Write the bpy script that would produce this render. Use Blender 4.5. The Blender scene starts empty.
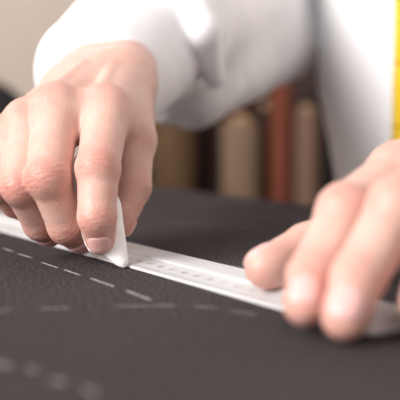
import bpy, bmesh, math, random
import numpy as np
from mathutils import Vector

random.seed(4)
rng = np.random.default_rng(7)
scn = bpy.context.scene
COL = scn.collection
TABLE_Z = 0.9          # metres, height of the cloth surface
CAM_H = 68.8           # mm, lens above the cloth
FPX = 900.0            # focal length in pixels of the 400 px frame
PITCH = math.atan(80 / 900)
_c, _s = math.cos(PITCH), math.sin(PITCH)


# ------------------------------------------------------------------ frames
# Working frame: millimetres, x right, y away from the lens, z above the cloth.
def at(px, py, d):
    u = (px - 200) / FPX * d
    v = (200 - py) / FPX * d
    return np.array([u, d * _c + v * _s, CAM_H - d * _s + v * _c])


def ground(px, py, z=0.0):
    p1 = at(px, py, 1.0) - np.array([0, 0, CAM_H])
    t = (z - CAM_H) / p1[2]
    return np.array([p1[0] * t, p1[1] * t, z])


E_DIR = np.array([-0.55, 0.835, 0.0])   # along the table edge
N_DIR = np.array([0.835, 0.55, 0.0])    # across the table, towards the tailor


def to_px(p):
    q = p - np.array([0, 0, CAM_H])
    d = q[1] * _c - q[2] * _s
    return 200 + q[0] / d * FPX, 200 - (q[1] * _s + q[2] * _c) / d * FPX


def en(e, n, z):
    return E_DIR * e + N_DIR * n + np.array([0, 0, z])


def W(p):
    return Vector((p[0] * 0.001, p[1] * 0.001, TABLE_Z + p[2] * 0.001))


# ------------------------------------------------------------------ objects
def tag(o, label=None, cat=None, group=None, kind=None):
    if label: o['label'] = label
    if cat: o['category'] = cat
    if group: o['group'] = group
    if kind: o['kind'] = kind
    return o


def empty(name, loc):
    o = bpy.data.objects.new(name, None)
    COL.objects.link(o)
    o.location = loc
    o.empty_display_size = 0.05
    return o


def link(name, me, mat, parent=None, smooth=True):
    if mat is not None:
        me.materials.append(mat)
    if smooth:
        me.polygons.foreach_set('use_smooth', [True] * len(me.polygons))
    o = bpy.data.objects.new(name, me)
    COL.objects.link(o)
    if parent is not None:
        o.parent = parent
        loc = Vector()
        q = parent
        while q is not None:
            loc += Vector(q.location)
            q = q.parent
        o.location = -loc
        # nested parents sit at their own offset, so cancel the whole chain
    return o


def mesh_np(name, V, F):
    me = bpy.data.meshes.new(name)
    me.from_pydata([tuple(v) for v in V], [], [tuple(f) for f in F])
    me.update()
    return me


def mesh_mm(name, V, F):
    V = np.asarray(V, float) * 0.001
    V[:, 2] += TABLE_Z
    return mesh_np(name, V, F)


def bm_mesh(name, bm):
    bmesh.ops.recalc_face_normals(bm, faces=bm.faces[:])
    me = bpy.data.meshes.new(name)
    bm.to_mesh(me)
    bm.free()
    return me


def box_bm(bm, lo, hi, bevel=0.0, M=None):
    """axis aligned box in metres, optional matrix applied"""
    r = bmesh.ops.create_cube(bm, size=1.0)
    vs = r['verts']
    for v in vs:
        for i in range(3):
            v.co[i] = lo[i] + (v.co[i] + 0.5) * (hi[i] - lo[i])
    if bevel > 0:
        es = list({e for v in vs for e in v.link_edges})
        rb = bmesh.ops.bevel(bm, geom=es, offset=bevel, segments=3, affect='EDGES', profile=0.5)
        vs = list({v for f in rb['faces'] for v in f.verts} | {v for v in vs if v.is_valid})
    if M is not None:
        bmesh.ops.transform(bm, matrix=M, verts=[v for v in vs if v.is_valid])
    return bm


def lathe(prof, n=40, center=(0, 0, 0)):
    """profile list of (r, z) metres -> verts, faces; open profile ends capped by r=0"""
    V, F = [], []
    for r, z in prof:
        for k in range(n):
            a = 2 * math.pi * k / n
            V.append((center[0] + r * math.cos(a), center[1] + r * math.sin(a), center[2] + z))
    for i in range(len(prof) - 1):
        for k in range(n):
            k2 = (k + 1) % n
            F.append((i * n + k, i * n + k2, (i + 1) * n + k2, (i + 1) * n + k))
    F.append(tuple(range(n))[::-1])
    m = (len(prof) - 1) * n
    F.append(tuple(range(m, m + n)))
    return V, F


def tube(pts, rad, n=12):
    pts = [np.asarray(p, float) for p in pts]
    V, F = [], []
    ref = np.array([0.13, 0.21, 0.97])
    for i, p in enumerate(pts):
        t = pts[min(i + 1, len(pts) - 1)] - pts[max(i - 1, 0)]
        t /= np.linalg.norm(t)
        a = np.cross(t, ref); a /= np.linalg.norm(a)
        b = np.cross(t, a)
        r = rad[i] if hasattr(rad, '__len__') else rad
        for k in range(n):
            q = 2 * math.pi * k / n
            V.append(p + r * (math.cos(q) * a + math.sin(q) * b))
    for i in range(len(pts) - 1):
        for k in range(n):
            k2 = (k + 1) % n
            F.append((i * n + k, i * n + k2, (i + 1) * n + k2, (i + 1) * n + k))
    F.append(tuple(range(n))[::-1])
    m = (len(pts) - 1) * n
    F.append(tuple(range(m, m + n)))
    return V, F


# ------------------------------------------------------------------ materials
def new_mat(name):
    m = bpy.data.materials.new(name)
    m.use_nodes = True
    nt = m.node_tree
    b = nt.nodes['Principled BSDF']
    return m, nt, b


def lin(r, g, b):
    f = lambda c: (c / 255 / 12.92) if c / 255 <= 0.04045 else ((c / 255 + 0.055) / 1.055) ** 2.4
    return (f(r), f(g), f(b), 1.0)


def simple_mat(name, c1, c2=None, scale=40.0, rough=0.6, bump=0.0, bump_scale=None, sheen=0.0, stretch=None, detail=4):
    m, nt, b = new_mat(name)
    N, L = nt.nodes, nt.links
    tc = N.new('ShaderNodeTexCoord')
    src = tc.outputs['Object']
    if stretch:
        mp = N.new('ShaderNodeMapping')
        mp.inputs['Scale'].default_value = stretch
        L.new(src, mp.inputs['Vector'])
        src = mp.outputs['Vector']
    nz = N.new('ShaderNodeTexNoise')
    nz.inputs['Scale'].default_value = scale
    nz.inputs['Detail'].default_value = detail
    L.new(src, nz.inputs['Vector'])
    rp = N.new('ShaderNodeValToRGB')
    rp.color_ramp.elements[0].position = 0.3
    rp.color_ramp.elements[1].position = 0.7
    rp.color_ramp.elements[0].color = c1
    rp.color_ramp.elements[1].color = c2 or c1
    L.new(nz.outputs['Fac'], rp.inputs['Fac'])
    L.new(rp.outputs['Color'], b.inputs['Base Color'])
    b.inputs['Roughness'].default_value = rough
    if sheen:
        b.inputs['Sheen Weight'].default_value = sheen
    if bump:
        n2 = N.new('ShaderNodeTexNoise')
        n2.inputs['Scale'].default_value = bump_scale or scale
        n2.inputs['Detail'].default_value = 3
        L.new(src, n2.inputs['Vector'])
        bp = N.new('ShaderNodeBump')
        bp.inputs['Strength'].default_value = bump
        bp.inputs['Distance'].default_value = 0.001
        L.new(n2.outputs['Fac'], bp.inputs['Height'])
        L.new(bp.outputs['Normal'], b.inputs['Normal'])
    return m


def skin_mat():
    m, nt, b = new_mat('skin')
    N, L = nt.nodes, nt.links
    at_ = N.new('ShaderNodeAttribute'); at_.attribute_name = 'tint'
    sep = N.new('ShaderNodeSeparateColor')
    L.new(at_.outputs['Color'], sep.inputs['Color'])
    tc = N.new('ShaderNodeTexCoord')
    nz = N.new('ShaderNodeTexNoise'); nz.inputs['Scale'].default_value = 110; nz.inputs['Detail'].default_value = 5
    L.new(tc.outputs['Object'], nz.inputs['Vector'])
    ma = N.new('ShaderNodeMath'); ma.operation = 'MULTIPLY_ADD'
    ma.inputs[1].default_value = 0.75; ma.inputs[2].default_value = -0.34
    L.new(nz.outputs['Fac'], ma.inputs[0])
    ad = N.new('ShaderNodeMath'); ad.operation = 'ADD'; ad.use_clamp = True
    L.new(ma.outputs[0], ad.inputs[0]); L.new(sep.outputs[0], ad.inputs[1])
    mx = N.new('ShaderNodeMix'); mx.data_type = 'RGBA'
    mx.inputs[6].default_value = lin(222, 184, 170)
    mx.inputs[7].default_value = lin(200, 122, 110)
    L.new(ad.outputs[0], mx.inputs[0])
    m2 = N.new('ShaderNodeMix'); m2.data_type = 'RGBA'
    m2.inputs[7].default_value = lin(158, 84, 70)
    L.new(sep.outputs[1], m2.inputs[0])
    L.new(mx.outputs[2], m2.inputs[6])
    L.new(m2.outputs[2], b.inputs['Base Color'])
    b.inputs['Roughness'].default_value = 0.46
    b.inputs['Specular IOR Level'].default_value = 0.4
    b.inputs['Subsurface Weight'].default_value = 0.22
    b.inputs['Subsurface Radius'].default_value = (1.0, 0.35, 0.2)
    b.inputs['Subsurface Scale'].default_value = 0.0035
    v = N.new('ShaderNodeTexVoronoi'); v.inputs['Scale'].default_value = 900
    L.new(tc.outputs['Object'], v.inputs['Vector'])
    n3 = N.new('ShaderNodeTexNoise'); n3.inputs['Scale'].default_value = 420; n3.inputs['Detail'].default_value = 4
    L.new(tc.outputs['Object'], n3.inputs['Vector'])
    a2 = N.new('ShaderNodeMath'); a2.operation = 'ADD'
    L.new(v.outputs['Distance'], a2.inputs[0]); L.new(n3.outputs['Fac'], a2.inputs[1])
    bp = N.new('ShaderNodeBump'); bp.inputs['Strength'].default_value = 0.22; bp.inputs['Distance'].default_value = 0.0006
    L.new(a2.outputs[0], bp.inputs['Height'])
    L.new(bp.outputs['Normal'], b.inputs['Normal'])
    return m


def wool_mat():
    m, nt, b = new_mat('charcoal_wool')
    N, L = nt.nodes, nt.links
    tc = N.new('ShaderNodeTexCoord')
    mp = N.new('ShaderNodeMapping')
    mp.inputs['Rotation'].default_value = (0, 0, 0.6)
    mp.inputs['Scale'].default_value = (1, 1.5, 1)
    L.new(tc.outputs['Object'], mp.inputs['Vector'])
    n1 = N.new('ShaderNodeTexNoise'); n1.inputs['Scale'].default_value = 640; n1.inputs['Detail'].default_value = 2
    n1.inputs['Roughness'].default_value = 0.75
    L.new(mp.outputs['Vector'], n1.inputs['Vector'])
    n2 = N.new('ShaderNodeTexNoise'); n2.inputs['Scale'].default_value = 9; n2.inputs['Detail'].default_value = 3
    L.new(tc.outputs['Object'], n2.inputs['Vector'])
    rp = N.new('ShaderNodeValToRGB')
    e = rp.color_ramp.elements
    e[0].position = 0.37; e[0].color = lin(26, 23, 24)
    e[1].position = 0.66; e[1].color = lin(90, 82, 84)
    L.new(n1.outputs['Fac'], rp.inputs['Fac'])
    r2 = N.new('ShaderNodeValToRGB')
    r2.color_ramp.elements[0].position = 0.3; r2.color_ramp.elements[0].color = (0.82, 0.82, 0.82, 1)
    r2.color_ramp.elements[1].position = 0.7; r2.color_ramp.elements[1].color = (1.08, 1.06, 1.06, 1)
    L.new(n2.outputs['Fac'], r2.inputs['Fac'])
    mx = N.new('ShaderNodeMix'); mx.data_type = 'RGBA'; mx.blend_type = 'MULTIPLY'
    mx.inputs[0].default_value = 1
    L.new(rp.outputs['Color'], mx.inputs[6]); L.new(r2.outputs['Color'], mx.inputs[7])
    L.new(mx.outputs[2], b.inputs['Base Color'])
    b.inputs['Roughness'].default_value = 0.95
    b.inputs['Specular IOR Level'].default_value = 0.12
    bp = N.new('ShaderNodeBump'); bp.inputs['Strength'].default_value = 0.4; bp.inputs['Distance'].default_value = 0.0005
    L.new(n1.outputs['Fac'], bp.inputs['Height'])
    L.new(bp.outputs['Normal'], b.inputs['Normal'])
    return m


def chalk_line_mat():
    m, nt, b = new_mat('chalk_trace')
    N, L = nt.nodes, nt.links
    tc = N.new('ShaderNodeTexCoord')
    nz = N.new('ShaderNodeTexNoise'); nz.inputs['Scale'].default_value = 700; nz.inputs['Detail'].default_value = 3
    L.new(tc.outputs['Object'], nz.inputs['Vector'])
    rp = N.new('ShaderNodeValToRGB')
    rp.color_ramp.elements[0].position = 0.30; rp.color_ramp.elements[0].color = (0.15, 0.15, 0.15, 1)
    rp.color_ramp.elements[1].position = 0.55; rp.color_ramp.elements[1].color = (1, 1, 1, 1)
    L.new(nz.outputs['Fac'], rp.inputs['Fac'])
    at_ = N.new('ShaderNodeAttribute'); at_.attribute_name = 'tint'
    sp = N.new('ShaderNodeSeparateColor'); L.new(at_.outputs['Color'], sp.inputs['Color'])
    mu = N.new('ShaderNodeMath'); mu.operation = 'MULTIPLY'
    L.new(rp.outputs['Color'], mu.inputs[0]); L.new(sp.outputs[0], mu.inputs[1])
    L.new(mu.outputs[0], b.inputs['Alpha'])
    b.inputs['Base Color'].default_value = lin(206, 202, 202)
    b.inputs['Roughness'].default_value = 0.95
    return m


MAT = {}
MAT['skin'] = skin_mat()
MAT['wool'] = wool_mat()
MAT['trace'] = chalk_line_mat()
MAT['nail'] = simple_mat('nail', lin(228, 178, 172), lin(234, 188, 182), 180, 0.42)
MAT['nail'].node_tree.nodes['Principled BSDF'].inputs['Subsurface Weight'].default_value = 0.2
MAT['nail'].node_tree.nodes['Principled BSDF'].inputs['Subsurface Scale'].default_value = 0.002
MAT['shirt'] = simple_mat('white_cotton', lin(247, 246, 248), lin(251, 250, 252), 30, 0.85, 0.12, 900, sheen=0.1)
MAT['chalk'] = simple_mat('white_chalk', lin(246, 245, 244), lin(252, 251, 250), 220, 0.85, 0.25, 500)
MAT['ruler'] = simple_mat('white_plastic', lin(208, 207, 208), lin(216, 215, 216), 30, 0.38)
MAT['mark'] = simple_mat('grey_ink', lin(150, 150, 153), lin(165, 165, 168), 300, 0.5)
MAT['tape'] = simple_mat('yellow_tape', lin(248, 206, 40), lin(252, 216, 60), 60, 0.45)
MAT['tape_ink'] = simple_mat('amber_ink', lin(226, 150, 20), lin(232, 160, 30), 60, 0.5)
MAT['brass'] = simple_mat('brass', lin(190, 160, 90), lin(205, 175, 100), 60, 0.3)
MAT['brass'].node_tree.nodes['Principled BSDF'].inputs['Metallic'].default_value = 1
MAT['trousers'] = simple_mat('navy_cloth', lin(40, 42, 52), lin(50, 52, 62), 200, 0.9, 0.2, 600)
MAT['shoe'] = simple_mat('brown_leather', lin(70, 44, 30), lin(90, 58, 40), 50, 0.4)
MAT['hair'] = simple_mat('brown_hair', lin(60, 42, 30), lin(84, 60, 42), 60, 0.6, 0.6, 240, stretch=(1, 1, 0.15))
MAT['eye'] = simple_mat('eye_white', lin(235, 232, 228), lin(240, 238, 234), 60, 0.2)
MAT['wall'] = simple_mat('beige_paint', lin(203, 189, 178), lin(211, 198, 186), 1.6, 0.9, 0.05, 120)
MAT['floor'] = simple_mat('brown_boards', lin(104, 78, 58), lin(132, 100, 74), 6, 0.5, 0.1, 30, stretch=(1, 8, 1))
MAT['board'] = simple_mat('white_trim', lin(220, 212, 204), lin(228, 220, 212), 3, 0.5)
MAT['tabletop'] = simple_mat('oak', lin(150, 112, 76), lin(172, 132, 92), 8, 0.5, 0.1, 40, stretch=(1, 10, 1))
MAT['darkwood'] = simple_mat('dark_walnut', lin(44, 28, 24), lin(62, 40, 32), 10, 0.5, 0.1, 40, stretch=(6, 6, 0.8))
MAT['black'] = simple_mat('black_vinyl', lin(14, 12, 12), lin(20, 18, 18), 40, 0.85, 0.1, 300)
MAT['blackplastic'] = simple_mat('black_plastic', lin(22, 22, 24), lin(28, 28, 30), 40, 0.35)
MAT['card'] = simple_mat('cardboard', lin(168, 138, 104), lin(184, 152, 116), 40, 0.9)
MAT['panel'] = simple_mat('tan_plywood', lin(112, 86, 56), lin(128, 98, 64), 6, 0.6, 0.05, 60, stretch=(6, 6, 0.8))


# ------------------------------------------------------------------ implicit surface modelling
def cone(P, a, b, ra, rb):
    ba = b - a
    h = np.clip(((P - a) @ ba) / max(ba @ ba, 1e-9), 0, 1)
    q = P - a - h[:, None] * ba
    return np.sqrt((q * q).sum(1)) - (ra + (rb - ra) * h)


def ell(P, c, axes, rad):
    """approximate ellipsoid; axes rows are unit vectors"""
    q = (P - c) @ np.asarray(axes).T
    k0 = np.sqrt(((q / rad) ** 2).sum(1)) + 1e-9
    k1 = np.sqrt(((q / (np.asarray(rad) ** 2)) ** 2).sum(1)) + 1e-9
    return k0 * (k0 - 1) / k1


def smin(a, b, k):
    h = np.clip(0.5 + 0.5 * (b - a) / k, 0, 1)
    return b * (1 - h) + a * h - k * h * (1 - h)


def smax(a, b, k):
    return -smin(-a, -b, k)


def unit(v):
    v = np.asarray(v, float)
    return v / np.linalg.norm(v)


def wave_noise(P, wl, seed, n=7):
    r = np.random.default_rng(seed)
    out = np.zeros(len(P))
    for _ in range(n):
        d = unit(r.normal(size=3))
        out += np.sin(P @ d * (2 * math.pi / (wl * r.uniform(0.6, 1.6))) + r.uniform(0, 6.28))
    return out / n


def nets(f, lo, hi, h, relax=2):
    """sparse surface nets of f(P)<0 in the box lo..hi (mm), cell h"""
    lo = np.asarray(lo, float); hi = np.asarray(hi, float)
    B = 5
    nb = np.ceil((hi - lo) / (h * B)).astype(int)
    n = nb * B
    g = [lo[i] + (np.arange(nb[i]) * B + (B - 1) / 2) * h for i in range(3)]
    C = np.stack(np.meshgrid(*g, indexing='ij'), -1).reshape(-1, 3)
    dc = np.concatenate([f(c) for c in np.array_split(C, max(1, len(C) // 200000))])
    D = np.repeat(np.repeat(np.repeat(dc.reshape(nb), B, 0), B, 1), B, 2).astype(np.float32)
    act = np.where(np.abs(dc) < h * B * 1.25 + 1.5 * h)[0]
    off = np.stack(np.meshgrid(*[np.arange(B)] * 3, indexing='ij'), -1).reshape(-1, 3)
    bi = np.stack(np.unravel_index(act, nb), -1)
    idx = (bi[:, None, :] * B + off[None]).reshape(-1, 3)
    for part in np.array_split(idx, max(1, len(idx) // 200000)):
        D[part[:, 0], part[:, 1], part[:, 2]] = f(lo + part * h)
    S = D < 0
    cnt = np.zeros(n - 1, np.int8)
    for dx in (0, 1):
        for dy in (0, 1):
            for dz in (0, 1):
                cnt += S[dx:n[0] - 1 + dx, dy:n[1] - 1 + dy, dz:n[2] - 1 + dz]
    cells = np.argwhere((cnt > 0) & (cnt < 8))
    vid = -np.ones(n - 1, np.int64)
    vid[cells[:, 0], cells[:, 1], cells[:, 2]] = np.arange(len(cells))
    acc = np.zeros((len(cells), 3)); num = np.zeros(len(cells))
    cor = [(a, b, c) for a in (0, 1) for b in (0, 1) for c in (0, 1)]
    for i, A in enumerate(cor):
        for Bc in cor[i + 1:]:
            if sum(abs(A[k] - Bc[k]) for k in range(3)) != 1:
                continue
            da = D[cells[:, 0] + A[0], cells[:, 1] + A[1], cells[:, 2] + A[2]]
            db = D[cells[:, 0] + Bc[0], cells[:, 1] + Bc[1], cells[:, 2] + Bc[2]]
            m = (da < 0) != (db < 0)
            t = np.where(m, da / np.where(m, da - db, 1), 0)
            p = np.array(A)[None] + t[:, None] * (np.array(Bc) - np.array(A))[None]
            acc[m] += p[m]; num[m] += 1
    V = lo + (cells + acc / np.maximum(num, 1)[:, None]) * h
    F = []
    for ax in range(3):
        o1, o2 = [(1, 2), (2, 0), (0, 1)][ax]
        sl_a = [slice(0, n[i] - 1) for i in range(3)]
        sl_b = list(sl_a); sl_b[ax] = slice(1, n[ax])
        A = S[tuple(sl_a)]; Bq = S[tuple(sl_b)]
        e = np.argwhere(A != Bq)
        e = e[(e[:, o1] > 0) & (e[:, o2] > 0)]
        flip = A[e[:, 0], e[:, 1], e[:, 2]]
        u = np.zeros(3, int); u[o1] = 1
        w = np.zeros(3, int); w[o2] = 1
        q = [vid[tuple((e - a).T)] for a in (u * 0, u, u + w, w)]
        Q = np.stack(q, 1)
        Q[flip] = Q[flip]
        Q[~flip] = Q[~flip][:, ::-1]
        F.append(Q)
    F = np.concatenate(F)
    F = F[(F >= 0).all(1)]
    for _ in range(relax):
        V = project(f, V, h)
    return V, F


def grad(f, V, e=0.15):
    d0 = f(V)
    G = np.stack([f(V + np.eye(3)[i] * e) - d0 for i in range(3)], 1) / e
    return d0, G


def project(f, V, h=1.0, it=1):
    for _ in range(it):
        d, G = grad(f, V, 0.12 * h)
        g2 = np.maximum((G * G).sum(1), 0.15)
        step = np.clip(d / g2, -0.8 * h, 0.8 * h)
        V = V - step[:, None] * G
    return V


# ------------------------------------------------------------------ hands
class Hand:
    ruddy = 1.0

    def __init__(self, fingers, thumb, wrist, bases, thumb_base, forearm, dorsal_hint):
        """fingers: list of (pts[4], radii[4]) index..little; thumb: (pts[3], radii[3])"""
        self.fingers = fingers
        self.thumb = thumb
        self.wrist, self.bases, self.cmc, self.fore = wrist, bases, thumb_base, forearm
        mcp = [f[0][0] for f in fingers]
        m = unit(np.mean(mcp, 0) - np.mean(bases, 0))
        a = mcp[3] - mcp[0]
        d = unit(np.cross(m, a))
        if d @ dorsal_hint < 0:
            d = -d
        self.dorsal = d
        self.joints = []     # (pos, axis, dorsal, radius, kind)
        self.nails = []
        for pts, r in fingers + [thumb]:
            isth = pts is thumb[0]
            hint = self.dorsal if not isth else self.thumb_dorsal(pts)
            bend = unit(pts[1] - pts[0]) - unit(pts[2] - pts[1])
            dv = bend if np.linalg.norm(bend) > 0.25 and not isth else hint
            k = len(pts)
            for j in range(1, k - 1):
                ax = unit(unit(pts[j] - pts[j - 1]) + unit(pts[j + 1] - pts[j]))
                dd = unit(dv - ax * (dv @ ax))
                self.joints.append((pts[j], ax, dd, r[j], 'pip' if j == 1 and not isth else 'dip'))
            t = unit(pts[-1] - pts[-2])
            dd = unit(dv - t * (dv @ t))
            self.nails.append((pts[-1], t, dd, r[-1], r[-2]))

    def thumb_dorsal(self, pts):
        return self.th_d

    def chain(self, P, pts, r):
        d = None
        for i in range(len(pts) - 1):
            c = cone(P, pts[i], pts[i + 1], r[i], r[i + 1])
            d = c if d is None else smin(d, c, 2.5)
        return d

    def field(self, P):
        D = self.dorsal
        # palm slab
        d = None
        for i, (pts, r) in enumerate(self.fingers):
            rr = (11.5, 11.8, 11.2, 10.2)[i]
            c = cone(P, self.bases[i] - D * 1.5, pts[0] - D * 1.0, rr + 2.5, rr)
            d = c if d is None else smin(d, c, 9)
            c = cone(P, self.bases[i] - D * 11, pts[0] - D * 8.0, rr + 1, rr - 2)
            d = smin(d, c, 9)
        # webs
        for i in range(3):
            a = self.fingers[i][0]; b = self.fingers[i + 1][0]
            pa = a[0] + (a[1] - a[0]) * 0.30 - D * 3
            pb = b[0] + (b[1] - b[0]) * 0.30 - D * 3
            d = smin(d, cone(P, pa, pb, 5.5, 5.5), 5)
        for i in range(3):
            a = self.fingers[i][0]; b = self.fingers[i + 1][0]
            d = smin(d, cone(P, a[0] + D * 0.6, b[0] + D * 0.6, 10.2, 9.8), 4)
            pa = a[0] + (a[1] - a[0]) * 0.16 - D * 0.5
            pb = b[0] + (b[1] - b[0]) * 0.16 - D * 0.5
            d = smin(d, cone(P, pa, pb, 8.0, 7.8), 5)
        # wrist and forearm
        for i in (0, 3):
            w = self.wrist + (self.bases[i] - np.mean(self.bases, 0)) * 0.62
            d = smin(d, cone(P, self.bases[i] - D * 4, w, 15.5, 17.5), 12)
            f1 = self.fore + (self.bases[i] - np.mean(self.bases, 0)) * 0.75
            d = smin(d, cone(P, w, f1, 17.5, 24), 12)
        # thenar mass and thumb web
        tp, tr = self.thumb
        d = smin(d, cone(P, self.cmc, tp[0], 14.5, tr[0] + 1.0), 10)
        im = self.fingers[0][0]
        d = smin(d, cone(P, self.cmc * 0.45 + tp[0] * 0.55, im[0] - D * 7, 8, 7.5), 12)
        # knuckle heads and tendons
        for i, (pts, r) in enumerate(self.fingers):
            m = unit(pts[0] - self.bases[i])
            hd = pts[0] + D * (r[0] - 7.2) + m * 0.5
            d = smin(d, np.sqrt(((P - hd) ** 2).sum(1)) - 8.2, 5)
            tb = self.bases[i] * 0.7 + pts[0] * 0.3
            d = smin(d, cone(P, tb + D * (r[0] - 0.6), pts[0] + D * (r[0] - 1.6), 1.0, 2.2), 4.5)
        # digits
        g = None
        for pts, r in self.fingers + [self.thumb]:
            c = self.chain(P, pts, r)
            g = c if g is None else smin(g, c, 0.9)
        for (J, ax, dd, r, kind) in self.joints:
            q = P - J
            if kind == 'pip':
                b = np.sqrt(((q - dd * 1.6) ** 2).sum(1)) - r * 0.97
                g = smin(g, b, 3.0)
        for (T, t, dd, r, r2) in self.nails:     # finger pads
            b = np.sqrt(((P - (T - t * 4 - dd * 1.6)) ** 2).sum(1)) - r * 0.97
            g = smin(g, b, 3.0)
        d = smin(d, g, 5.0)
        # skin creases over the joints
        for (J, ax, dd, r, kind) in self.joints:
            q = P - J
            near = (q * q).sum(1) < (r * 2.2) ** 2
            if not near.any():
                continue
            qn = q[near]
            s = qn @ ax
            lat = np.cross(ax, dd)
            l = qn @ lat
            up = (qn @ dd) / (np.sqrt((qn * qn).sum(1)) + 1e-6)
            mask = np.clip((up - 0.15) / 0.5, 0, 1) * np.exp(-(s / 6.5) ** 4)
            amp, sp = (0.24, 2.1) if kind == 'pip' else (0.2, 1.7)
            w = 0
            for k in (-2, -1, 0, 1, 2):
                s0 = k * sp + 0.5 * np.sin(l * 0.55 + k * 1.7) + 0.02 * k * l * l * 0.35
                w = w + (1.0 - 0.18 * abs(k)) * np.exp(-((s - s0) / 0.6) ** 2)
            d[near] = d[near] + amp * w * mask
        return d

    def tint(self, V):
        red = np.zeros(len(V)); dark = np.zeros(len(V))
        for (J, ax, dd, r, kind) in self.joints:
            q = V - (J + dd * r * 0.8)
            red += (0.5 if kind == 'pip' else 0.3) * np.exp(-(q * q).sum(1) / (r * 0.95) ** 2)
            s = (V - J) @ ax
            up = ((V - J) @ dd) / r
            l = (V - J) @ np.cross(ax, dd)
            sp = 2.1 if kind == 'pip' else 1.7
            for k in (-2, -1, 0, 1, 2):
                s0 = k * sp + 0.5 * np.sin(l * 0.55 + k * 1.7) + 0.02 * k * l * l * 0.35
                dark += 0.15 * np.exp(-((s - s0) / 0.55) ** 2) * np.clip((up - 0.35) / 0.5, 0, 1) * (np.abs(s) < 6) * (np.abs(l) < r)
        for i, (pts, r) in enumerate(self.fingers):
            q = V - (pts[0] + self.dorsal * r[0] * 0.6)
            red += 0.5 * np.exp(-(q * q).sum(1) / 9.5 ** 2)
            # sides between the fingers are ruddier
        for (T, t, dd, r, r2) in self.nails:
            q = V - T
            red += 0.45 * np.exp(-(q * q).sum(1) / (r * 1.7) ** 2)
        red = red * self.ruddy + 0.12
        return np.clip(red, 0, 1), np.clip(dark, 0, 0.6)

    def nail_mesh(self, i):
        T, t, dd, r, r2 = self.nails[i]
        lat = np.cross(t, dd)
        wv, lv = r * 0.80, r * 0.95
        C = T + t * (r * 0.05) + dd * r
        rings, seg = 8, 40
        uv = [(0.0, 0.0, 0.0)]
        for k in range(1, rings + 1):
            rho = k / rings
            for j in range(seg):
                a = 2 * math.pi * j / seg
                ca, sa = math.cos(a), math.sin(a)
                ee = 2 / 2.9
                u = math.copysign(abs(ca) ** ee, ca) * rho
                v = math.copysign(abs(sa) ** ee, sa) * rho
                uv.append((u, v, rho))
        uv = np.array(uv)
        bulge = np.sqrt(np.clip(1 - (uv[:, 0] * 0.8) ** 2, 0, 1))
        Q = C + lat * (uv[:, :1] * wv) + t * (uv[:, 1:2] * lv) + dd * ((bulge - 1) * r)[:, None]
        Q = project(self.field, Q, 2.0, 5)
        d, G = grad(self.field, Q, 0.3)
        G /= np.linalg.norm(G, axis=1)[:, None]
        lift = 0.55 * (1 - uv[:, 2] ** 4) + 0.12 - 0.5 * (uv[:, 2] > 0.99)
        lift += 0.25 * np.clip(uv[:, 1], 0, 1) ** 2 * (uv[:, 2] <= 0.99)
        Q = Q + G * lift[:, None]
        F = [(0, 1 + j, 1 + (j + 1) % seg) for j in range(seg)]
        for k in range(1, rings):
            b0, b1 = 1 + (k - 1) * seg, 1 + k * seg
            for j in range(seg):
                j2 = (j + 1) % seg
                F.append((b0 + j, b1 + j, b1 + j2, b0 + j2))
        me = mesh_mm('fingernail', Q, F)
        return me


# right hand (holds the chalk) --------------------------------------------------
R_f = [
    ([at(107, 110, 455), at(98, 169, 418), at(97, 217, 412), at(100, 239, 418)], [11.6, 10.0, 8.7, 7.0]),
    ([at(57, 110, 450), at(49, 178, 417), at(66, 226, 428), at(80, 238.5, 441)], [11.6, 10.0, 8.6, 7.2]),
    ([at(27, 125, 452), at(22, 186, 424), at(40, 224, 441), at(49, 232, 453)], [11.0, 9.3, 8.0, 7.0]),
    ([at(4, 140, 460), at(1, 184, 434), at(15, 203, 450), at(22, 207, 461)], [9.8, 8.2, 7.2, 6.4]),
]
R_t = ([at(134, 140, 472), at(134, 188, 458), at(122, 225, 449)], [10.6, 8.8, 5.8])
Hand.th_d = unit(np.array([0.75, 0.65, 0.1]))
right = Hand(R_f, R_t, at(106, 74, 536), [at(124, 74, 517), at(104, 72, 512), at(86, 79, 511), at(68, 90, 506)],
             at(124, 98, 507), at(128, 68, 620), np.array([0, -0.5, 1.0]))
# left hand (presses the ruler) -------------------------------------------------
L_f = [
    ([at(398, 175, 350), at(345, 213, 313), at(312, 276, 300), at(305, 305, 289)], [11.2, 9.6, 8.4, 7.0]),
    ([at(460, 172, 336), at(398, 208, 295), at(358, 277, 286), at(345, 317, 275)], [11.6, 9.9, 8.7, 7.3]),
    ([at(514, 180, 332), at(462, 214, 297), at(434, 270, 288), at(422, 304, 281)], [11.0, 9.3, 8.2, 7.0]),
    ([at(550, 192, 328), at(512, 226, 301), at(491, 270, 291), at(480, 301, 283)], [9.8, 8.2, 7.2, 6.4]),
]
L_t = ([at(388, 220, 388), at(308, 248, 368), at(265, 268, 350)], [11.2, 10.2, 8.0])
Hand.th_d = unit(np.array([0.3, 0.75, 0.55]))
left = Hand(L_f, L_t, at(600, 122, 410), [at(490, 138, 388), at(528, 136, 382), at(555, 142, 378), at(577, 150, 374)],
            at(476, 172, 395), at(720, 80, 470), np.array([0, 0.0, 1.0]))
left.ruddy = 0.6


def hand_mesh(H, h):
    pts = np.concatenate([np.array(p) for p, r in H.fingers] + [np.array(H.thumb[0]), np.array([H.wrist, H.fore])])
    V, F = nets(H.field, pts.min(0) - 30, pts.max(0) + 32, h)
    return V, F


for H, nm in ((right, 'right'), (left, 'left')):
    for p, r in H.fingers + [H.thumb]:
        print(nm, [round(float(np.linalg.norm(p[i + 1] - p[i])), 1) for i in range(len(p) - 1)], [round(float(q[2] - rr), 1) for q, rr in zip(p, r)])

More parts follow.
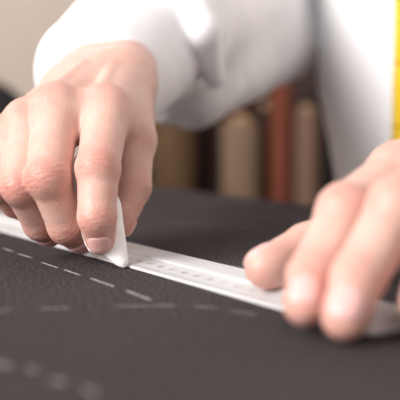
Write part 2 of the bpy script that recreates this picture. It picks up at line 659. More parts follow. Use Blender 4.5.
# ------------------------------------------------------------------ the person
UP = np.array([0, 0, 1.0])
EU, NU = unit(E_DIR), unit(N_DIR)
TC = (510, 640)                                     # torso centre on the table frame (e, n)
pelvis = en(510, 660, -20)
chest = en(516, 618, 300)
neck0 = en(510, 610, 470)
head_c = en(505, 585, 625)
sh_R = en(685, 662, 365)
sh_L = en(335, 640, 365)
wr_R = at(99, 82, 552)
el_R = at(216, -18, 755)
wr_L = at(628, 116, 425)
el_L = en(120, 640, 150)


def flat(P, c, k):
    """squash along the front/back direction so round forms become a torso"""
    q = P - c
    n = q @ NU
    return c + q + NU[None] * (n * (k - 1))[:, None]


def body_field(P):
    Q = flat(P, chest, 1.45)
    d = cone(Q, pelvis - UP * 10, chest, 140, 146) / 1.25
    d = smin(d, cone(Q, sh_R * 0.6 + sh_L * 0.4, sh_L * 0.6 + sh_R * 0.4, 100, 100) / 1.25, 40)
    d = smin(d, cone(P, neck0 - UP * 40, head_c - UP * 60, 58, 52), 30)
    for s, e, w in ((sh_R, el_R, wr_R), (sh_L, el_L, wr_L)):
        d = smin(d, cone(P, s, e, 48, 40), 25)
        far = w + (e - w) * 0.2
        d = smin(d, cone(P, e, far, 38, 25), 12)
    # legs
    for s in (-1, 1):
        hip = en(510 + s * 88, 665, -40)
        knee = en(510 + s * 95, 655, -430)
        ank = en(510 + s * 100, 680, -830)
        d = smin(d, cone(P, hip, knee, 82, 52), 30)
        d = smin(d, cone(P, knee, ank, 50, 34), 15)
        d = smin(d, cone(P, ank, en(510 + s * 110, 560, -870), 32, 22), 15)
    # head
    fw = -NU
    ax = [EU, NU, UP]
    d = smin(d, ell(P, head_c + UP * 20, ax, (76, 96, 92)), 12)
    d = smin(d, ell(P, head_c + fw * 30 - UP * 50, ax, (56, 58, 66)), 22)
    d = smin(d, cone(P, head_c + fw * 92 + UP * 8, head_c + fw * 108 - UP * 26, 8, 13), 10)
    for s in (-1, 1):
        d = smin(d, ell(P, head_c + EU * s * 76 - UP * 8 + NU * 8, ax, (9, 18, 30)), 6)
        d = smax(d, -(np.sqrt(((P - (head_c + fw * 98 + EU * s * 32 + UP * 10)) ** 2).sum(1)) - 15), 8)
    d = smin(d, ell(P, head_c + fw * 84 - UP * 56, ax, (24, 9, 6)), 5)
    return d


def torso_field(P):
    Q = flat(P, chest, 1.42)
    d = cone(Q, en(502, 647, -60), chest + E_DIR * 14, 141, 189) / 1.22
    d = smin(d, cone(Q, sh_R * 0.75 + sh_L * 0.25 - UP * 20, sh_L * 0.75 + sh_R * 0.25 - UP * 20, 112, 112) / 1.22, 60)
    d = smin(d, cone(P, neck0 - UP * 40, neck0 + UP * 20, 76, 66), 30)
    d = smax(d, -(P[:, 2] + 70), 6)                          # hem
    d = smax(d, (P[:, 2] - 478), 6)                          # neckline
    d = d + 3.0 * wave_noise(P * np.array([1, 1, 0.35]), 90, 3) + 1.2 * wave_noise(P, 40, 5)
    return d


dr_a, dr_b = at(186, 78, 705), at(345, 2, 950)


def sleeve_R_field(P):
    ax = unit(el_R - wr_R)
    d = cone(P, wr_R + ax * 0 - np.array([3, 0, 0]), el_R, 41, 62)
    d = smin(d, cone(P, el_R, sh_R, 62, 70), 20)
    d = smin(d, cone(P, dr_a, dr_b, 40, 44), 18)             # loose cloth hanging under the arm
    d = smin(d, cone(P, dr_a * 0.5 + el_R * 0.5, dr_b, 40, 56), 30)
    s = (P - wr_R) @ ax
    g = np.clip(s / 60, 0.1, 1)
    d = d + 3.6 * wave_noise(P * np.array([1.3, 1.0, 0.45]), 52, 11, 9) * g
    # gathered folds where the forearm sleeve breaks at the elbow
    fx = P @ unit(np.array([1.0, 0.35, -0.15]))
    d = d + 2.2 * np.sin(fx / 4.6 + 0.02 * P[:, 2]) * np.exp(-((s - 95) / 55) ** 2) * np.clip((90 - P[:, 2]) / 40, 0, 1)
    d = d + 0.9 * wave_noise(P, 30, 17)
    d = smax(d, -(s + 10.0), 14)
    d = smin(d, flap_field(P), 3)
    return d


FLAP = []


def flap_field(P):
    """turned back edge of the rolled sleeve, a hanging point of cloth"""
    if not FLAP:
        return np.full(len(P), 1e3)
    d = cone(P, FLAP[0], FLAP[1], 18, 14)
    return smin(d, cone(P, FLAP[1], FLAP[2], 14, 7.5), 4)


def ray_hit(f, px, py, d0, d1):
    ds = np.arange(d0, d1, 1.0)
    P = np.stack([at(px, py, q) for q in ds])
    k = int(np.argmax(f(P) < 0))
    return at(px, py, ds[k]), ds[k]


_fl = [ray_hit(sleeve_R_field, px, py, 500, 900)[1] for px, py in ((188, -10), (200, 35), (212, 72))]
print('flap depths', _fl)
FLAP += [at(184, -12, _fl[0] - 4), at(199, 32, _fl[1] - 7), at(214, 77, _fl[1] + 16)]


def sleeve_L_field(P):
    ax = unit(el_L - wr_L)
    d = cone(P, wr_L, el_L, 42, 64)
    d = smin(d, cone(P, el_L, sh_L, 64, 74), 20)
    s = (P - wr_L) @ ax
    d = d + 3.0 * wave_noise(P, 60, 21, 9) * np.clip(s / 60, 0.15, 1)
    return smax(d, -(s + 4.0), 14)


def trouser_field(P):
    Q = flat(P, pelvis, 1.4)
    d = cone(Q, pelvis - UP * 10, pelvis - UP * 90, 158, 160) / 1.2
    for s in (-1, 1):
        hip = en(510 + s * 88, 665, -60)
        knee = en(510 + s * 95, 655, -430)
        ank = en(510 + s * 100, 680, -835)
        d = smin(d, cone(P, hip, knee, 96, 72), 30)
        d = smin(d, cone(P, knee, ank, 72, 60), 20)
    d = smax(d, P[:, 2] - 10, 5)
    d = smax(d, -(P[:, 2] + 850), 4)
    return d + 2.5 * wave_noise(P, 80, 31)


def hair_field(P):
    ax = [EU, NU, UP]
    d = ell(P, head_c + UP * 28 + NU * 8, ax, (86, 104, 96))
    cut = ((P - (head_c - NU * 58 + UP * 44)) @ unit(-NU - UP * 0.75))
    d = smax(d, cut, 8)
    d = smax(d, -((P - (head_c - UP * 52)) @ UP), 8)
    return d + 1.8 * wave_noise(P * np.array([1, 1, 0.4]), 24, 41)


def make_part(name, f, lo, hi, h, mat, parent):
    V, F = nets(f, lo, hi, h)
    return link(name, mesh_mm(name, V, F), mat, parent)


base = W(en(510, 660, -900))
person = empty('person', base)
tag(person, 'person in a loose white shirt marking dark cloth with chalk along a ruler', 'person')

Vs, Fs, Tr, Td, off = [], [], [], [], 0
for H in (right, left):
    V, F = hand_mesh(H, 0.8)
    a, b = H.tint(V)
    Vs.append(V); Fs.append(F + off); Tr.append(a); Td.append(b); off += len(V)
V, F = nets(body_field, (-300, 330, -905), (720, 1150, 760), 8.0)
Vs.append(V); Fs.append(F + off)
Tr.append(np.full(len(V), 0.2)); Td.append(np.zeros(len(V)))
me = mesh_mm('body', np.concatenate(Vs), np.concatenate(Fs))
ca = me.color_attributes.new('tint', 'FLOAT_COLOR', 'POINT')
r_ = np.concatenate(Tr); d_ = np.concatenate(Td)
ca.data.foreach_set('color', np.stack([r_, d_, r_ * 0, r_ * 0 + 1], 1).astype(np.float32).ravel())
body = link('body', me, MAT['skin'], person)

for H in (right, left):
    for i in range(5):
        link('fingernail', H.nail_mesh(i), MAT['nail'], person)

shirt = make_part('shirt', torso_field, (-80, 420, -80), (620, 1120, 520), 6.0, MAT['shirt'], person)
sl = make_part('sleeve', sleeve_R_field, at(100, 80, 540) - np.array([90, 60, 150]), (330, 1060, 470), 3.0, MAT['shirt'], shirt)
make_part('sleeve', sleeve_L_field, (60, 350, -40), (560, 900, 470), 6.0, MAT['shirt'], shirt)
# collar: two leaves around the neck
nV, nF = [], []
for k in range(25):
    a = 2 * math.pi * (k / 24) * 0.94 + 0.19
    dirv = -NU * math.cos(a) + EU * math.sin(a)
    for rr, zz in ((66, 515), (72, 512), (92, 470 - 10 * math.cos(a)), (86, 466 - 10 * math.cos(a))):
        nV.append(neck0 * np.array([1, 1, 0]) + dirv * rr + UP * zz)
for k in range(24):
    for j in range(4):
        nF.append((k * 4 + j, k * 4 + (j + 1) % 4, k * 4 + 4 + (j + 1) % 4, k * 4 + 4 + j))
nF += [(0, 1, 2, 3), (96, 99, 98, 97)]
bm = bmesh.new(); tmp = mesh_mm('collar', nV, nF); bm.from_mesh(tmp)
link('collar', bm_mesh('collar', bm), MAT['shirt'], shirt)


def front_of(f, e, z, start=330):
    """first hit walking from the table towards the tailor at (e, z)"""
    ns = np.arange(start, 700, 1.0)
    P = np.stack([en(e, n, z) for n in ns])
    d = f(P)
    k = np.argmax(d < 0)
    return en(e, ns[k], z)


for z in (330, 410):
    c = front_of(torso_field, 520, z)
    V, F = tube([c + NU * 2, c - NU * 2.4, c - NU * 3], [5.5, 5.5, 4.6], 20)
    link('button', mesh_mm('button', V, F), MAT['ruler'], shirt)

make_part('trousers', trouser_field, (-150, 380, -860), (650, 1100, 20), 8.0, MAT['trousers'], person)
for s in (-1, 1):
    def shoe_field(P, s=s):
        a, b = en(510 + s * 101, 700, -865), en(510 + s * 112, 545, -872)
        d = smin(cone(P, a, b, 42, 36), cone(P, a + UP * 10, a + UP * 45, 44, 42), 20)
        return smax(d, -(P[:, 2] + 897), 3)
    c = en(510 + s * 105, 620, -860)
    make_part('shoe', shoe_field, c - 160, c + np.array([160, 160, 120]), 5.0, MAT['shoe'], person)
make_part('hair', hair_field, head_c - 140, head_c + 150, 5.0, MAT['hair'], person)
for s in (-1, 1):
    c = head_c - NU * 84 + EU * s * 31 + UP * 10
    V, F = lathe([(0.001, -0.0125), (0.007, -0.0103), (0.011, -0.006), (0.0125, 0), (0.011, 0.006), (0.007, 0.0103), (0.001, 0.0125)], 20, W(c))
    link('eye', mesh_np('eye', V, F), MAT['eye'], person)

# ------------------------------------------------------------------ yellow tape round the neck
path = []
tape_e = 500
for z in np.linspace(-40, 430, 48):
    want = 400 + 7 * min(max(z / 170, 0), 1)
    if z < 175:
        tape_e = min(range(420, 560, 2), key=lambda e: abs(to_px(front_of(torso_field, e, z, 470))[0] - want))
    path.append(front_of(torso_field, tape_e + max(0, z - 330) * 0.05, z) - NU * 2.2)
for k in range(1, 24):
    a = math.pi * k / 24
    dirv = -EU * math.sin(a) - NU * math.cos(a)
    path.append(neck0 * np.array([1, 1, 0]) + dirv * 84 + UP * (462 + 34 * math.sin(a)))
for z in np.linspace(455, 240, 24):
    path.append(front_of(torso_field, 590, min(z, 430)) - NU * 2.2)
path = np.array(path)
for _ in range(6):
    path[1:-1] = (path[:-2] + 2 * path[1:-1] + path[2:]) / 4


def ribbon(path, half, lift, thick, side=None):
    V, F = [], []
    m = len(path)
    for i, p in enumerate(path):
        t = unit(path[min(i + 1, m - 1)] - path[max(i - 1, 0)])
        out = p - (en(510, 640, 0) * np.array([1, 1, 0]) + UP * p[2])
        out = unit(out - t * (out @ t))
        lat = np.cross(t, out)
        for a, b in ((-half, 0), (half, 0), (half, thick), (-half, thick)):
            V.append(p + lat * a + out * (b + lift))
    for i in range(m - 1):
        for j in range(4):
            F.append((i * 4 + j, i * 4 + (j + 1) % 4, i * 4 + 4 + (j + 1) % 4, i * 4 + 4 + j))
    F += [(3, 2, 1, 0), tuple(m * 4 - 4 + q for q in range(4))]
    return V, F


tape = empty('tape_measure', W(path[0]))
tag(tape, 'yellow tape measure hanging down the front of the white shirt', 'tape measure')
V, F = ribbon(path, 8.5, 0, 0.6)
link('tape', mesh_mm('tape', V, F), MAT['tape'], tape)
V, F = [], []
L0 = 0.0
seg = np.linalg.norm(np.diff(path, axis=0), axis=1)
cum = np.concatenate([[0], np.cumsum(seg)])
for k, s in enumerate(np.arange(5, cum[-1] - 5, 10)):
    i = int(np.searchsorted(cum, s) - 1)
    u = (s - cum[i]) / seg[i]
    p = path[i] * (1 - u) + path[i + 1] * u
    t = unit(path[i + 1] - path[i])
    out = p - (en(510, 640, 0) * np.array([1, 1, 0]) + UP * p[2]); out = unit(out - t * (out @ t))
    lat = np.cross(t, out)
    ln = 8.0 if k % 5 == 0 else 4.0
    hw = 1.6 if k % 5 == 0 else 0.5
    b = len(V)
    for a, c in ((-8, -hw), (-8 + ln, -hw), (-8 + ln, hw), (-8, hw)):
        V.append(p + lat * a + t * c + out * 0.9)
    F.append((b, b + 1, b + 2, b + 3))
link('graduation_marks', mesh_mm('graduation_marks', V, F), MAT['tape_ink'], tape, False)
p = path[0]
V, F = ribbon(np.array([path[0] - UP * 3, path[0] + UP * 9]), 9, -0.4, 1.8)
link('metal_tip', mesh_mm('metal_tip', V, F), MAT['brass'], tape, False)

# ------------------------------------------------------------------ table and cloth
E0, E1, N0, N1 = -900, 1350, -450, 480


def en_box(bm, e0, e1, n0, n1, z0, z1):
    vs = [bm.verts.new(W(en(e, n, z))) for z in (z0, z1) for e, n in ((e0, n0), (e1, n0), (e1, n1), (e0, n1))]
    for f in ((3, 2, 1, 0), (4, 5, 6, 7), (0, 1, 5, 4), (1, 2, 6, 5), (2, 3, 7, 6), (3, 0, 4, 7)):
        bm.faces.new([vs[i] for i in f])
    return vs


table = empty('work_table', W(en(225, 15, -900)))
tag(table, 'large wooden cutting table under the spread charcoal cloth', 'table')
bm = bmesh.new(); en_box(bm, E0, E1, N0, N1 - 4, -42, -2.5)
bmesh.ops.bevel(bm, geom=bm.edges[:], offset=0.003, segments=2, affect='EDGES', profile=0.5)
link('table_top', bm_mesh('table_top', bm), MAT['tabletop'], table, False)
bm = bmesh.new()
for a in (N0 + 60, N1 - 84):
    en_box(bm, E0 + 130, E1 - 130, a, a + 22, -130, -42)
link('apron', bm_mesh('apron', bm), MAT['tabletop'], table, False)
for e in (E0 + 60, E1 - 130):
    for n in (N0 + 50, N1 - 120):
        bm = bmesh.new(); en_box(bm, e, e + 70, n, n + 70, -900, -42)
        bmesh.ops.bevel(bm, geom=bm.edges[:], offset=0.004, segments=2, affect='EDGES', profile=0.5)
        link('leg', bm_mesh('leg', bm), MAT['tabletop'], table, False)

# cloth: a sheet lying on the top and falling over the tailor's edge
prof = [(N0 + 6, 0.0)]
prof += [(n, 0.0) for n in np.linspace(N0 + 60, N1 - 6, 30)]
for k in range(1, 8):
    a = math.pi / 2 * k / 7
    prof.append((N1 - 6 + 10 * math.sin(a), -10 + 10 * math.cos(a)))
prof += [(N1 + 4.5, z) for z in (-20, -40, -70, -100)]
es = np.linspace(E0 + 10, E1 - 10, 90)
V, F = [], []
for lay in (0, 1):
    for i, (n, z) in enumerate(prof):
        for e in es:
            wob = 3.0 * math.sin(e * 0.021 + 1) * max(0, (-z - 15) / 85) + 1.5 * max(0, (-z - 15) / 85)
            if lay == 0:
                V.append(en(e, n + wob, z))
            else:
                dn = 2.2 if z < -9.9 else 0
                V.append(en(e, n + wob - dn, z - (2.2 if z > -12 else 0)))
m, q = len(es), len(prof)
for lay in (0, 1):
    o = lay * m * q
    for i in range(q - 1):
        for j in range(m - 1):
            f = (o + i * m + j, o + i * m + j + 1, o + (i + 1) * m + j + 1, o + (i + 1) * m + j)
            F.append(f[::-1] if lay == 0 else f)
o = m * q
rim = [i for i in range(m)] + [i * m + m - 1 for i in range(1, q)] + [(q - 1) * m + j for j in range(m - 2, -1, -1)] + [i * m for i in range(q - 2, 0, -1)]
for a, b in zip(rim, rim[1:] + rim[:1]):
    F.append((a, b, o + b, o + a))
cloth = empty('wool_cloth', W(en(300, 60, 0)))
tag(cloth, 'charcoal grey wool cloth spread flat over the table, chalk dashes drawn on it', 'cloth')
bm = bmesh.new(); tmp = mesh_mm('fabric_sheet', V, F); bm.from_mesh(tmp)
link('fabric_sheet', bm_mesh('fabric_sheet', bm), MAT['wool'], cloth)


def dashes(name, runs, width, strength, parent, label=None):
    """runs: list of pixel polylines on the cloth; width mm"""
    V, F, T = [], [], []
    for run in runs:
        P = [ground(x, y, 0.18) for x, y in run]
        # resample
        pts = []
        for a, b in zip(P[:-1], P[1:]):
            k = max(2, int(np.linalg.norm(b - a) / 1.2))
            pts += [a + (b - a) * t for t in np.linspace(0, 1, k, endpoint=False)]
        pts.append(P[-1])
        pts = np.array(pts); L = len(pts)
        for i, p in enumerate(pts):
            t = unit(pts[min(i + 1, L - 1)] - pts[max(i - 1, 0)])
            lat = np.array([-t[1], t[0], 0])
            endf = min(1.0, 0.35 + min(i, L - 1 - i) / 2.5)
            w = width / 2 * endf * (1 + 0.18 * math.sin(i * 1.9) + random.uniform(-.1, .1))
            b = len(V)
            V += [p - lat * w, p, p + lat * w]
            T += [0.25 * strength, strength, 0.25 * strength]
            if i:
                F += [(b - 3, b - 2, b + 1, b), (b - 2, b - 1, b + 2, b + 1)]
    me = mesh_mm(name, V, F)
    ca = me.color_attributes.new('tint', 'FLOAT_COLOR', 'POINT')
    T = np.array(T)
    ca.data.foreach_set('color', np.stack([T, T, T, T * 0 + 1], 1).astype(np.float32).ravel())
    return link(name, me, MAT['trace'], parent, False)


dashes('chalk_dashes', [[(-46, 231), (-38, 234)], [(-30, 236.5), (-21, 240)], [(-13, 242.5), (-4, 246)], [(3, 248), (13, 251.5)], [(18, 253.5), (32, 258)],
                        [(41, 262), (58, 268)], [(64, 269.5), (81, 275.5)], [(90, 278), (114, 286.5)], [(126, 290.5), (151, 300)]], 1.7, 1.0, cloth)
dashes('chalk_dashes', [[(-16, 314), (12, 309.5)], [(38, 308.5), (72, 308)], [(112, 306), (178, 305.5)], [(193, 306), (218, 308)], [(230, 310.5), (258, 315)]], 1.9, 0.55, cloth)
dashes('chalk_dashes', [[(-8, 362), (13, 367)], [(25, 368), (39, 371)], [(50, 379), (66, 383)], [(83, 388), (98, 394)]], 2.4, 0.6, cloth)
dashes('chalk_line', [[(196, 262.5), (222, 264), (250, 268.5)]], 0.6, 0.9, cloth)
dashes('chalk_line', [[(170, 222), (214, 226)], [(222, 227), (268, 229)]], 3.0, 0.35, cloth)

# ------------------------------------------------------------------ ruler
RN0, RN1, RE0, RE1 = 200.5, 235.0, 205.0, 815.0
sec = [(RN0, 0.3), (RN0, 1.0), (RN0 + 0.6, 1.4), (RN0 + 15, 2.6), (RN0 + 15.6, 3.3), (RN0 + 19.5, 3.6), (RN0 + 20.2, 2.9),
       (RN1 - 1.2, 2.9), (RN1 - 0.2, 2.5), (RN1, 1.8), (RN1, 0.3)]
ruler = empty('ruler', W(en((RE0 + RE1) / 2, 218, 0.3)))
tag(ruler, 'long flat white ruler lying diagonally across the charcoal cloth under both hands', 'ruler')
V, F = [], []
stations = [(RE0, 3.2), (RE0 + 0.9, 1.2), (RE0 + 3, 0.0), (RE1 - 3, 0), (RE1 - 0.9, 1.2), (RE1, 3.2)]
k = len(sec)
for e, inset in stations:
    for n, z in sec:
        nn = 217.7 + (n - 217.7) * (1 - inset / 17.3)
        V.append(en(e, nn, z))
for i in range(len(stations) - 1):
    for j in range(k):
        j2 = (j + 1) % k
        F.append((i * k + j, i * k + j2, (i + 1) * k + j2, (i + 1) * k + j))
F += [tuple(range(k))[::-1], tuple(range(len(V) - k, len(V)))]
bm = bmesh.new(); tmp = mesh_mm('blade', V, F); bm.from_mesh(tmp)
link('blade', bm_mesh('blade', bm), MAT['ruler'], ruler, False)
# graduations: ticks along the near bevel and a number for every centimetre
V, F = [], []


def slope_z(n):
    return np.interp(n, [s[0] for s in sec[2:4]], [s[1] for s in sec[2:4]]) + 0.06


for mm in range(0, 601):
    ln = 5.0 if mm % 10 == 0 else (3.8 if mm % 5 == 0 else 2.4)
    e = RE1 - 5 - mm
    b = len(V)
    for de, n in ((-0.09, RN0 + 0.9), (0.09, RN0 + 0.9), (0.09, RN0 + 0.9 + ln), (-0.09, RN0 + 0.9 + ln)):
        V.append(en(e + de, n, slope_z(n)))
    F.append((b, b + 1, b + 2, b + 3))
for cm in range(1, 60):
    cu = bpy.data.curves.new('num', 'FONT')
    cu.body = str(cm); cu.size = 4.6; cu.align_x = 'CENTER'; cu.resolution_u = 2
    ob = bpy.data.objects.new('num', cu)
    COL.objects.link(ob)
    dg = bpy.context.evaluated_depsgraph_get()
    tm = bpy.data.meshes.new_from_object(ob.evaluated_get(dg))
    b = len(V)
    for v in tm.vertices:
        n = RN0 + 7.0 + v.co.y
        V.append(en(RE1 - 5 - cm * 10 - v.co.x, n, slope_z(n)))
    for p in tm.polygons:
        F.append(tuple(b + i for i in p.vertices))
    bpy.data.objects.remove(ob); bpy.data.curves.remove(cu); bpy.data.meshes.remove(tm)
link('graduation_marks', mesh_mm('graduation_marks', V, F), MAT['mark'], ruler, False)

# ------------------------------------------------------------------ tailor's chalk
pt, pa, pb = at(125, 267.5, 417), at(116, 192, 437), at(73, 178, 434)
pn = unit(np.cross(pa - pt, pb - pt))
if pn[1] > 0: pn = -pn
outl = [(125, 268.5), (128.5, 263), (126, 243), (123, 222), (121, 204), (115, 191), (106, 178), (92, 166), (75, 154), (72, 170), (74, 200), (80, 228), (88, 252), (104, 254.5), (116, 265)]


def on_plane(px, py):
    o = np.array([0, 0, CAM_H]); r = at(px, py, 1.0) - o
    return o + r * (((pt - o) @ pn) / (r @ pn))


out = np.array([on_plane(*p) for p in outl])
# round the outline a little
dense = []
for i in range(len(out)):
    a, b = out[i], out[(i + 1) % len(out)]
    dense += [a, a * 2 / 3 + b / 3, a / 3 + b * 2 / 3]
out = np.array(dense)
for _ in range(1):
    out = (np.roll(out, 1, 0) + 2 * out + np.roll(out, -1, 0)) / 4
cen = out.mean(0)
V, F = [], []
levels = [(0.0, -0.55), (0.0, 0.55), (0.10, 1.5), (0.24, 2.3), (0.42, 2.6)]
rings = [(i, -z) for i, z in levels[:1:-1]] + [(i, z) for i, z in levels]
m = len(out)
for ins, z in rings:
    for p in out:
        V.append(p + (cen - p) * ins + pn * z)
for i in range(len(rings) - 1):
    for j in range(m):
        j2 = (j + 1) % m
        F.append((i * m + j, i * m + j2, (i + 1) * m + j2, (i + 1) * m + j))
F += [tuple(range(m))[::-1], tuple(range(len(V) - m, len(V)))]
bm = bmesh.new(); tmp = mesh_mm('tailors_chalk', V, F); bm.from_mesh(tmp)
chalk = link('tailors_chalk', bm_mesh('tailors_chalk', bm), MAT['chalk'])
chalk.data.polygons.foreach_set('use_smooth', [len(p.vertices) == 4 for p in chalk.data.polygons])
tag(chalk, 'flat white piece of tailor chalk gripped in the fingertips, its point at the ruler edge', 'chalk')

# ------------------------------------------------------------------ room
def plane_obj(name, pts, mat):
    me = mesh_np(name, pts, [(0, 1, 2, 3)])
    o = link(name, me, mat, None, False)
    o['kind'] = 'structure'
    return o


XL, XR, YB, YF, ZC = -2.0, 2.6, 2.75, -2.4, 2.7
plane_obj('floor', [(XL, YF, 0), (XR, YF, 0), (XR, YB, 0), (XL, YB, 0)], MAT['floor'])
plane_obj('wall_back', [(XL, YB, 0), (XR, YB, 0), (XR, YB, ZC), (XL, YB, ZC)], MAT['wall'])
plane_obj('wall_left', [(XL, YF, 0), (XL, YB, 0), (XL, YB, ZC), (XL, YF, ZC)], MAT['wall'])
plane_obj('wall_right', [(XR, YB, 0), (XR, YF, 0), (XR, YF, ZC), (XR, YB, ZC)], MAT['wall'])
bm = bmesh.new(); box_bm(bm, (XL, YB - 0.018, 0), (XR, YB, 0.11), 0.003)
o = link('baseboard_back', bm_mesh('baseboard_back', bm), MAT['board'], None, False); o['kind'] = 'structure'
bm = bmesh.new(); box_bm(bm, (XL, YF, 0), (XL + 0.018, YB - 0.02, 0.11), 0.003)
o = link('baseboard_left', bm_mesh('baseboard_left', bm), MAT['board'], None, False); o['kind'] = 'structure'

# dark open rack holding upright rolls ------------------------------------------
RX0, RX1, RY0, RY1, RZ = -0.23, 0.46, 1.86, 2.14, 1.17
rack = empty('fabric_rack', ((RX0 + RX1) / 2, (RY0 + RY1) / 2, 0))
tag(rack, 'dark brown open wooden rack behind the sleeve, holding upright rolls of fabric', 'rack')
bm = bmesh.new(); box_bm(bm, (RX0, RY1 - 0.015, 0.0), (RX1, RY1, RZ), 0.002)
link('back_panel', bm_mesh('back_panel', bm), MAT['darkwood'], rack, False)
for x in (RX0, RX1 - 0.02):
    bm = bmesh.new(); box_bm(bm, (x, RY0, 0.0), (x + 0.02, RY1 - 0.016, RZ), 0.002)
    link('side_panel', bm_mesh('side_panel', bm), MAT['darkwood'], rack, False)
bm = bmesh.new(); box_bm(bm, (RX0 + 0.021, RY0, 0.06), (RX1 - 0.021, RY1 - 0.016, 0.08), 0.002)
link('bottom_board', bm_mesh('bottom_board', bm), MAT['darkwood'], rack, False)
bm = bmesh.new(); box_bm(bm, (RX0 + 0.021, RY0, 0.30), (RX1 - 0.021, RY0 + 0.018, 0.36), 0.002)
link('front_rail', bm_mesh('front_rail', bm), MAT['darkwood'], rack, False)


def roll(name, x, y, r, z0, top, c1, c2, label):
    root = empty(name, (x, y, z0))
    tag(root, label, 'fabric roll', 'upright fabric rolls in the dark rack')
    mat = simple_mat('roll_cloth', c1, c2, 60, 0.9, 0.2, 500, stretch=(1, 1, 0.2))
    n = 56
    h = top - z0
    V, F = [], []
    prof = [(1.0, 0.0), (1.0, 0.02), (1.0, h * 0.35), (0.985, h * 0.6), (1.0, h * 0.85), (1.0, h - 0.004), (0.98, h)]
    for fr, z in prof:
        for k in range(n):
            a = 2 * math.pi * k / n
            rr = r * fr * (1 + 0.035 * (k / n)) * (1 + 0.01 * math.sin(3 * a + x * 40))
            V.append((x + rr * math.cos(a), y + rr * math.sin(a), z0 + z))
    for i in range(len(prof) - 1):
        for k in range(n):
            k2 = (k + 1) % n
            F.append((i * n + k, i * n + k2, (i + 1) * n + k2, (i + 1) * n + k))
    # layered spiral end
    top0 = (len(prof) - 1) * n
    prev = top0
    for q, fr in enumerate((0.9, 0.8, 0.7, 0.6, 0.5, 0.42)):
        b = len(V)
        for k in range(n):
            a = 2 * math.pi * k / n
            V.append((x + r * fr * math.cos(a), y + r * fr * math.sin(a), top - (0.003 if q % 2 == 0 else 0.0)))
        for k in range(n):
            k2 = (k + 1) % n
            F.append((prev + k, prev + k2, b + k2, b + k))
        prev = b
    F.append(tuple(range(n))[::-1])
    link('fabric_wrap', mesh_np('fabric_wrap', V, F), mat, root)
    V, F = lathe([(r * 0.43, h * 0.9), (r * 0.43, h + 0.012), (r * 0.36, h + 0.012), (r * 0.36, h * 0.9)], 28, (x, y, z0))
    link('cardboard_core', mesh_np('cardboard_core', V, F), MAT['card'], root)
    return root


def bgx(px, y): return (px - 200) / FPX * y
def bgz(py, y): return TABLE_Z + CAM_H * 0.001 + (120 - py) / FPX * y


Z0 = 0.081
roll('fabric_roll', bgx(172, 1.95), 1.95, 0.052, Z0, bgz(95, 1.95), lin(84, 60, 40), lin(106, 81, 54), 'olive brown fabric roll standing under the raised sleeve, leftmost seen in the rack')
roll('fabric_roll', bgx(210, 2.02), 2.02, 0.028, Z0, bgz(112, 2.02), lin(42, 23, 20), lin(51, 28, 24), 'narrow dark brown fabric roll standing between the olive brown and tan rolls')
roll('fabric_roll', bgx(241, 1.95), 1.95, 0.043, Z0, bgz(121, 1.95), lin(117, 95, 76), lin(129, 106, 85), 'tan fabric roll standing in front of the maroon roll in the rack')
roll('fabric_roll', bgx(238, 2.06), 2.072, 0.040, Z0, bgz(98, 2.06), lin(71, 26, 28), lin(84, 32, 34), 'maroon fabric roll rising behind the tan roll in the rack')
roll('fabric_roll', bgx(264, 2.0), 2.0, 0.020, Z0, bgz(108, 2.0), lin(31, 18, 18), lin(37, 23, 21), 'thin near-black fabric roll wedged between the tan and rust red rolls')
roll('fabric_roll', bgx(281, 1.95), 1.95, 0.024, Z0, bgz(84, 1.95), lin(108, 52, 34), lin(122, 64, 44), 'rust red fabric roll, tallest and thinnest bright roll in the rack')
roll('fabric_roll', bgx(306, 1.97), 1.97, 0.030, Z0, bgz(111, 1.97), lin(117, 90, 76), lin(127, 99, 85), 'pinkish beige fabric roll standing right beside the rust red roll')
roll('fabric_roll', bgx(329, 2.0), 2.0, 0.030, Z0, bgz(90, 2.0), lin(21, 17, 17), lin(26, 21, 21), 'black fabric roll half hidden behind the edge of the white shirt')

# black office chair at the far left ---------------------------------------------
cx, cy = -0.50, 1.58
ch = empty('office_chair', (cx, cy, 0))
tag(ch, 'black office chair with a rounded backrest standing by the beige wall at far left', 'chair')
bm = bmesh.new(); box_bm(bm, (cx - 0.21, cy - 0.03, 0.62), (cx + 0.21, cy + 0.02, 1.04), 0.0)
es_ = [e for e in bm.edges if abs(e.verts[0].co.y - e.verts[1].co.y) > 0.04]
bmesh.ops.bevel(bm, geom=es_, offset=0.09, segments=8, affect='EDGES', profile=0.5)
es_ = [e for e in bm.edges if abs(e.verts[0].co.y - e.verts[1].co.y) < 0.001]
bmesh.ops.bevel(bm, geom=es_, offset=0.015, segments=3, affect='EDGES', profile=0.5)
for v in bm.verts:
    v.co.y += 0.25 * (v.co.x - cx) ** 2 * -1.0
link('backrest', bm_mesh('backrest', bm), MAT['black'], ch)
bm = bmesh.new(); box_bm(bm, (cx - 0.23, cy - 0.47, 0.44), (cx + 0.23, cy - 0.02, 0.51), 0.03)
link('seat', bm_mesh('seat', bm), MAT['black'], ch)
V, F = tube([(cx, cy - 0.2, 0.43), (cx, cy + 0.02, 0.45), (cx, cy + 0.055, 0.55), (cx, cy + 0.035, 0.75)], 0.018, 14)
link('back_support', mesh_np('back_support', V, F), MAT['blackplastic'], ch)
V, F = tube([(cx, cy - 0.245, 0.08), (cx, cy - 0.245, 0.25), (cx, cy - 0.245, 0.445)], [0.032, 0.03, 0.022], 20)
link('gas_column', mesh_np('gas_column', V, F), MAT['blackplastic'], ch)
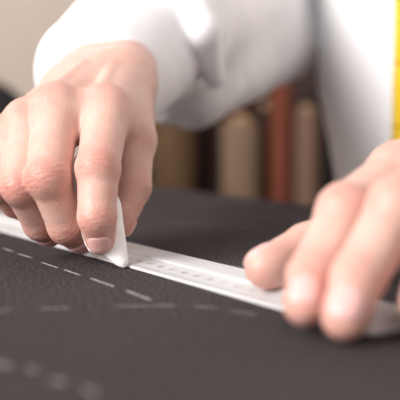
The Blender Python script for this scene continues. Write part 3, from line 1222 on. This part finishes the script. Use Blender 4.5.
for k in range(5):
    a = 2 * math.pi * k / 5 + 0.3
    ex, ey = cx + 0.27 * math.cos(a), cy - 0.245 + 0.27 * math.sin(a)
    V, F = tube([(cx, cy - 0.245, 0.11), ((cx + ex) / 2, (cy - 0.245 + ey) / 2, 0.10), (ex, ey, 0.075)], [0.024, 0.02, 0.014], 12)
    lg = link('leg', mesh_np('leg', V, F), MAT['blackplastic'], ch)
    V, F = tube([(ex - 0.02 * math.sin(a), ey + 0.02 * math.cos(a), 0.028), (ex + 0.02 * math.sin(a), ey - 0.02 * math.cos(a), 0.028)], 0.027, 20)
    link('caster', mesh_np('caster', V, F), MAT['blackplastic'], lg)

0 and print('chair', [tuple(round(c,3) for c in o.matrix_world @ Vector(b)) for o in ch.children if o.name.startswith('backrest') for b in o.bound_box])
# ------------------------------------------------------------------ light
def area(name, loc, target, size, energy, color, size_y=None):
    l = bpy.data.lights.new(name, 'AREA')
    l.shape = 'RECTANGLE'; l.size = size; l.size_y = size_y or size
    l.energy = energy; l.color = color
    o = bpy.data.objects.new(name, l)
    COL.objects.link(o)
    o.location = loc
    o.rotation_euler = (Vector(target) - Vector(loc)).to_track_quat('-Z', 'Y').to_euler()
    return o


area('key_light', (-1.7, -0.6, 2.05), (0.05, 0.6, 0.98), 1.1, 76, (1.0, 0.97, 0.95))  # soft key from the upper left; no window is modelled
area('front_fill', (-1.1, -0.9, 1.4), (0.15, 0.75, 1.0), 0.8, 12, (1.0, 0.97, 0.95))  # added fill that brightens the shirt front, not a lamp of the room
area('overhead_light', (0.5, -0.5, 2.5), (0.15, 0.6, 0.9), 1.0, 4, (1.0, 0.97, 0.93))  # weak area light from overhead; no ceiling fixture is modelled
area('room_light', (-0.9, 1.5, 2.5), (-0.9, 2.4, 0.9), 1.2, 12, (1.0, 0.95, 0.9))
w = bpy.data.worlds.new('world'); scn.world = w
w.use_nodes = True
bg = w.node_tree.nodes['Background']
bg.inputs['Color'].default_value = (1.0, 0.97, 0.95, 1)
bg.inputs['Strength'].default_value = 0.5

# ------------------------------------------------------------------ camera
cd = bpy.data.cameras.new('camera')
cam = bpy.data.objects.new('camera', cd)
COL.objects.link(cam)
cam.location = (0, 0, TABLE_Z + CAM_H * 0.001)
cam.rotation_euler = (math.pi / 2 - PITCH, 0, 0)
cd.sensor_width = 36; cd.lens = FPX / 400 * 36
cd.clip_start = 0.01
cd.dof.use_dof = True
cd.dof.focus_distance = 0.420
cd.dof.aperture_fstop = cd.lens / 11.0
cd.dof.aperture_blades = 0
scn.camera = cam
scn.view_settings.view_transform = 'Standard'
scn.view_settings.look = 'None'
scn.view_settings.exposure = 0.0
